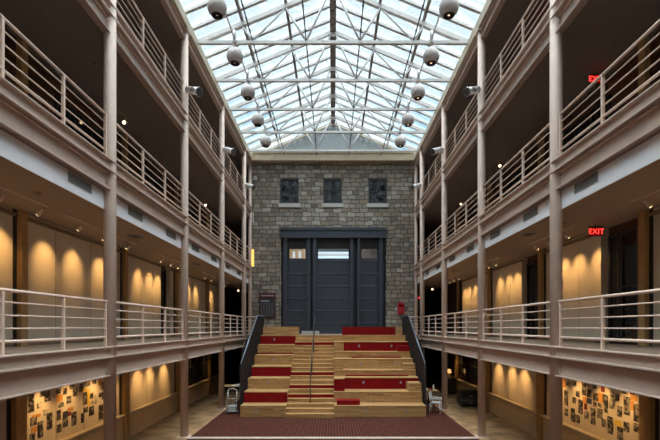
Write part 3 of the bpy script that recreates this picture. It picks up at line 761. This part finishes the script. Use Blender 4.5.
# ceiling registers and small detectors
for s, d0, x, l in ((-1, 12.9, 5.95, 2), (1, 12.6, 5.75, 2), (-1, 18.6, 5.9, 2), (1, 20.8, 5.9, 2)):
    t = thing('ceiling_register', 'dark rectangular air register in the %s walkway ceiling, %s' % (SIDE[s], 'nearer' if d0 < 15 else 'farther'), 'vent', (s*x, d0, CEIL[l]), 'ceiling registers')
    MB().box(-.16, .16, -.22, .22, -.012, 0).build('frame', 'vent', t)
    m = MB()
    for j in range(5): m.box(-.13+j*.055, -.10+j*.055, -.19, .19, -.02, -.012)
    m.build('louvre', 'louvre', t)
for s, d0, x, l, w in ((-1, 8.7, 6.0, 2, 'walkway'), (-1, 11.0, 6.1, 3, 'middle gallery'), (1, 9.6, 5.85, 3, 'middle gallery'), (1, 11.2, 6.0, 2, 'walkway'), (-1, 15.5, 5.8, 4, 'top gallery')):
    t = thing('smoke_detector', 'small round smoke detector on the %s %s ceiling' % (SIDE[s], w), 'detector', (s*x, d0, CEIL[l]))
    MB().lathe([(.0101, -.05), (.05, -.05), (.065, -.02), (.07, 0)], 16).build('body', 'mould', t)

# ------------------------------------------------------------------ photo prints on the ground floor walls
CN = {'d': 'black and white', 'g': 'pale grey', 'o': 'orange', 'y': 'yellow', 'r': 'dark red', 'b': 'dark blue'}
for s, P in ((-1, POST_L), (1, POST_R)):
    for i, (dd, z, w, h, c) in enumerate(P):
        shape = 'tall' if h > w*1.5 else ('wide' if w > h*1.4 else 'small')
        near = sorted(P, key=lambda q: abs(q[0]-dd))[:7]
        low = sorted(near, key=lambda q: q[1]); rk = low.index(P[i])
        ht = ['lowest', 'second lowest', 'third lowest', 'middle', 'third highest', 'second highest', 'topmost'][rk]
        o = MB().box(0, -s*(.006+.0015*(i % 3)), -w/2, w/2, -h/2, h/2).build('wall_print', 'p_'+c, None, (s*7.199, dd, z))
        num = '%d%s' % (i+1, 'th' if 10 <= (i+1) % 100 <= 20 else {1: 'st', 2: 'nd', 3: 'rd'}.get((i+1) % 10, 'th'))
        tag(o, '%s %s print, %s nearby, %s from near end of %s wall' % (shape, CN[c], ht, num, SIDE[s]), 'print', 'prints pinned on the %s wall' % SIDE[s])

# ------------------------------------------------------------------ ground floor furniture
t = thing('hand_truck', 'silver folding hand truck standing by the left side of the bleachers', 'hand truck', (-4.55, 19.35, 0), rz=.12)
pts = [(-.20, .1, .12), (-.20, .1, .92)] + [(-.20*math.cos(a), .1, .92+.14*math.sin(a)) for a in [math.pi*k/8 for k in range(1, 8)]] + [(.20, .1, .92), (.20, .1, .12)]
MB().path(pts, .022, 8).build('handle_frame', 'silver', t)
for z in (.35, .6): MB().tube((-.2, .1, z), (.2, .1, z), .014, 8).build('crossbar', 'silver', t)
MB().box(-.26, .26, -.33, .1, .07, .095).build('toe_plate', 'silver', t, bevel=.008)
for x in (-.24, .24): MB().tube((x-.02, .14, .10), (x+.02, .14, .10), .10, 16).build('wheel', 'black', t)
o = MB().box(-.17, .17, -.2, .05, 0, .20).box(-.18, .18, -.21, .06, .20, .23).build('storage_box', 'palegrey', None, (-4.52, 19.3, .097), bevel=.01)
tag(o, 'small grey lidded box lying on the hand truck', 'box')
t = thing('side_table', 'dark table behind the left hand truck carrying white papers', 'table', (-5.05, 21.6, 0))
MB().box(-.65, .55, -.35, .35, .88, .92).build('tabletop', 'tan', t, bevel=.008)
for x in (-.6, .5):
    for y in (-.3, .3): MB().box(x-.025, x+.025, y-.025, y+.025, 0, .88).build('leg', 'black', t)
o = MB().box(-.2, .2, -.12, .12, 0, .035).box(-.02, .25, -.1, .14, .035, .06).build('paper_stack', 'white', None, (-4.80, 21.45, .921)); tag(o, 'stack of white papers on the dark table by the bleachers', 'papers')
o = MB().box(-.14, .14, -.1, .1, 0, .05).build('red_folder', 'redbox', None, (-4.62, 21.75, .921)); o.location.x = -4.65; o.name = 'folder'; tag(o, 'red folder behind the white papers on the dark table', 'folder')

def chair(loc, rz_, lab):
    t = thing('cafe_chair', lab, 'chair', loc, rz=rz_)
    m = MB()
    for k in range(5): m.box(-.22, .22, -.21+k*.085, -.15+k*.085, .44, .465)
    m.build('seat', 'white', t)
    for x, y in ((-.21, -.21), (.21, -.21), (-.21, .2), (.21, .2)):
        MB().path([(x*1.12, y*1.15, 0), (x, y, .45)] + ([(x, y+.06, .92)] if y > 0 else [(x, y, .64)]), .016, 8).build('leg', 'white', t)
    m = MB()
    for k in range(4): m.box(-.22, .22, .225+k*.013, .245+k*.013, .56+k*.095, .62+k*.095)
    m.build('backrest', 'white', t)
    for x in (-.23, .23): MB().box(x-.025, x+.025, -.24, .25, .64, .665).build('armrest', 'white', t, bevel=.005)
chair((4.62, 19.3, 0), 1.15, 'white slatted cafe chair by the right side of the bleachers')
t = thing('side_table', 'small dark table behind the white cafe chair', 'table', (4.75, 21.3, 0))
MB().box(-.4, .4, -.35, .35, .70, .74).build('tabletop', 'tan', t, bevel=.008)
MB().tube((0, 0, 0), (0, 0, .70), .035, 10).build('stem', 'black', t); MB().lathe([(.25, 0), (.25, .02), (.03, .05)], 20).build('foot', 'black', t)
o = MB().box(-.09, .09, -.07, .07, 0, .12).build('tissue_box', 'white', None, (4.55, 21.15, .741), bevel=.01); tag(o, 'white box on the small dark table', 'box')
o = MB().lathe([(.0101, 0), (.05, 0), (.09, .07), (.08, .07), (.045, .012)], 16).build('bowl', 'redbox', None, (4.80, 21.1, .741)); tag(o, 'small red bowl on the small dark table', 'bowl')
o = MB().lathe([(.0101, 0), (.04, 0), (.045, .16), (.02, .2), (.02, .26), (.0101, .26)], 14).build('bottle', 'white', None, (4.98, 21.25, .741)); tag(o, 'white bottle on the small dark table', 'bottle')
for k, (x, z) in enumerate(((4.62, 21.45),)):
    o = MB().lathe([(.0101, 0), (.035, 0), (.04, .18), (.0101, .2)], 12).build('cup', 'silver', None, (x, z, .741)); tag(o, 'silver cup at the back of the small dark table', 'cup')

t = thing('equipment_case', 'black road case set on a wider wheeled black base by the right wall', 'case', (6.62, 20.9, 0))
MB().box(-.50, .48, -.35, .35, .10, .36).build('base_case', 'black', t, bevel=.02)
MB().box(-.44, .40, -.30, .30, .37, .76).build('upper_case', 'black', t, bevel=.025)
for x in (-.4, .4):
    for y in (-.28, .28): MB().tube((x-.02, y, .05), (x+.02, y, .05), .05, 12).build('caster', 'louvre', t)
m = MB()
for z in (.2, .5): m.box(-.08, .08, -.375 if z < .4 else -.325, -.35 if z < .4 else -.30, z, z+.06)
m.build('latch', 'vent', t)
m = MB().box(-.5, .48, -.355, -.345, .33, .35).box(-.44, .40, -.305, -.295, .40, .42); m.build('edge_trim', 'vent', t)
t = thing('console_cabinet', 'dark cabinet against the far right ground floor wall', 'cabinet', (6.75, 24.9, 0))
MB().box(-.3, .3, -.4, .4, .05, .85).build('body', 'black', t); MB().box(-.33, .33, -.43, .43, .85, .88).build('top', 'black', t)
for x in (-.15, .15): MB().box(x-.13, x+.13, -.415, -.4, .1, .8).build('door', 'louvre', t)
t = thing('table_lamp', 'small table lamp with a warm glowing shade on the dark cabinet', 'lamp', (6.75, 24.95, .88))
MB().lathe([(.0101, 0), (.09, 0), (.08, .03), (.015, .05), (.015, .34), (.0101, .34)], 16).build('base', 'silver', t)
MB().lathe([(.14, .30), (.09, .52), (.0101, .52)], 18).build('lamp_shade', emis('lit_lamp_shade', (1.0, .50, .16), .9), t)
o = MB().box(-.12, .12, -.1, .1, 0, .14).build('white_carton', 'white', None, (6.62, 24.62, .881)); o.name = 'carton'; tag(o, 'white carton in front of the lamp on the dark cabinet', 'box')
# doors in the dark lower end
for s in (-1, 1):
    win(s, 7.5, 28.6, 30.0, 0.02, 2.4, 3, 2, 'door', 'black')

# ------------------------------------------------------------------ daylight
w = bpy.data.worlds.new('sky'); bpy.context.scene.world = w; w.use_nodes = True
nt = w.node_tree; nt.nodes.clear(); N = nt.nodes.new; Lk = nt.links.new
out = N('ShaderNodeOutputWorld'); bg = N('ShaderNodeBackground'); Lk(bg.outputs[0], out.inputs[0])
tc = N('ShaderNodeTexCoord'); mp = N('ShaderNodeMapping'); mp.inputs['Scale'].default_value = (1, 1, 2.2); Lk(tc.outputs['Generated'], mp.inputs['Vector'])
nz_ = N('ShaderNodeTexNoise'); nz_.inputs['Scale'].default_value = 5; nz_.inputs['Detail'].default_value = 5; Lk(mp.outputs[0], nz_.inputs['Vector'])
cr = N('ShaderNodeValToRGB'); cr.color_ramp.elements[0].position = .40; cr.color_ramp.elements[1].position = .62
cr.color_ramp.elements[0].color = (.42, .68, .90, 1); cr.color_ramp.elements[1].color = (.92, .97, .97, 1)
Lk(nz_.outputs['Fac'], cr.inputs['Fac'])
sp = N('ShaderNodeSeparateXYZ'); Lk(tc.outputs['Generated'], sp.inputs[0])
e1 = N('ShaderNodeMapRange'); e1.inputs['From Min'].default_value = .42; e1.inputs['From Max'].default_value = .50; Lk(sp.outputs['Z'], e1.inputs['Value'])
mx = N('ShaderNodeMixRGB'); mx.inputs[2].default_value = (.93, .98, 1.0, 1)
wz = N('ShaderNodeMapRange'); wz.inputs['From Min'].default_value = .66; wz.inputs['From Max'].default_value = .85; Lk(sp.outputs['Z'], wz.inputs['Value'])
mw = N('ShaderNodeMixRGB'); mw.inputs[2].default_value = (1.0, .94, .89, 1); Lk(wz.outputs[0], mw.inputs[0]); Lk(mx.outputs[0], mw.inputs[1]); Lk(e1.outputs[0], mx.inputs[0]); Lk(cr.outputs[0], mx.inputs[1]); Lk(mw.outputs[0], bg.inputs[0])
e2 = N('ShaderNodeMapRange'); e2.inputs['From Min'].default_value = .62; e2.inputs['From Max'].default_value = .98; e2.inputs['To Min'].default_value = SKY_LOW; e2.inputs['To Max'].default_value = SKY_TOP
Lk(sp.outputs['Z'], e2.inputs['Value']); Lk(e2.outputs[0], bg.inputs['Strength'])

# ------------------------------------------------------------------ camera
cam = bpy.data.cameras.new('camera'); co = bpy.data.objects.new('camera', cam); C.objects.link(co)
co.location = (0, 0, 3.85); co.rotation_euler = (math.pi/2, 0, 0)
cam.sensor_width = 36; cam.lens = 429/660*36
cam.shift_x = -3/660; cam.shift_y = 107/660
bpy.context.scene.camera = co
vs = bpy.context.scene.view_settings
vs.view_transform = 'Standard'; vs.look = 'None'; vs.gamma = 1; vs.exposure = 0.42; vs.use_curve_mapping = False
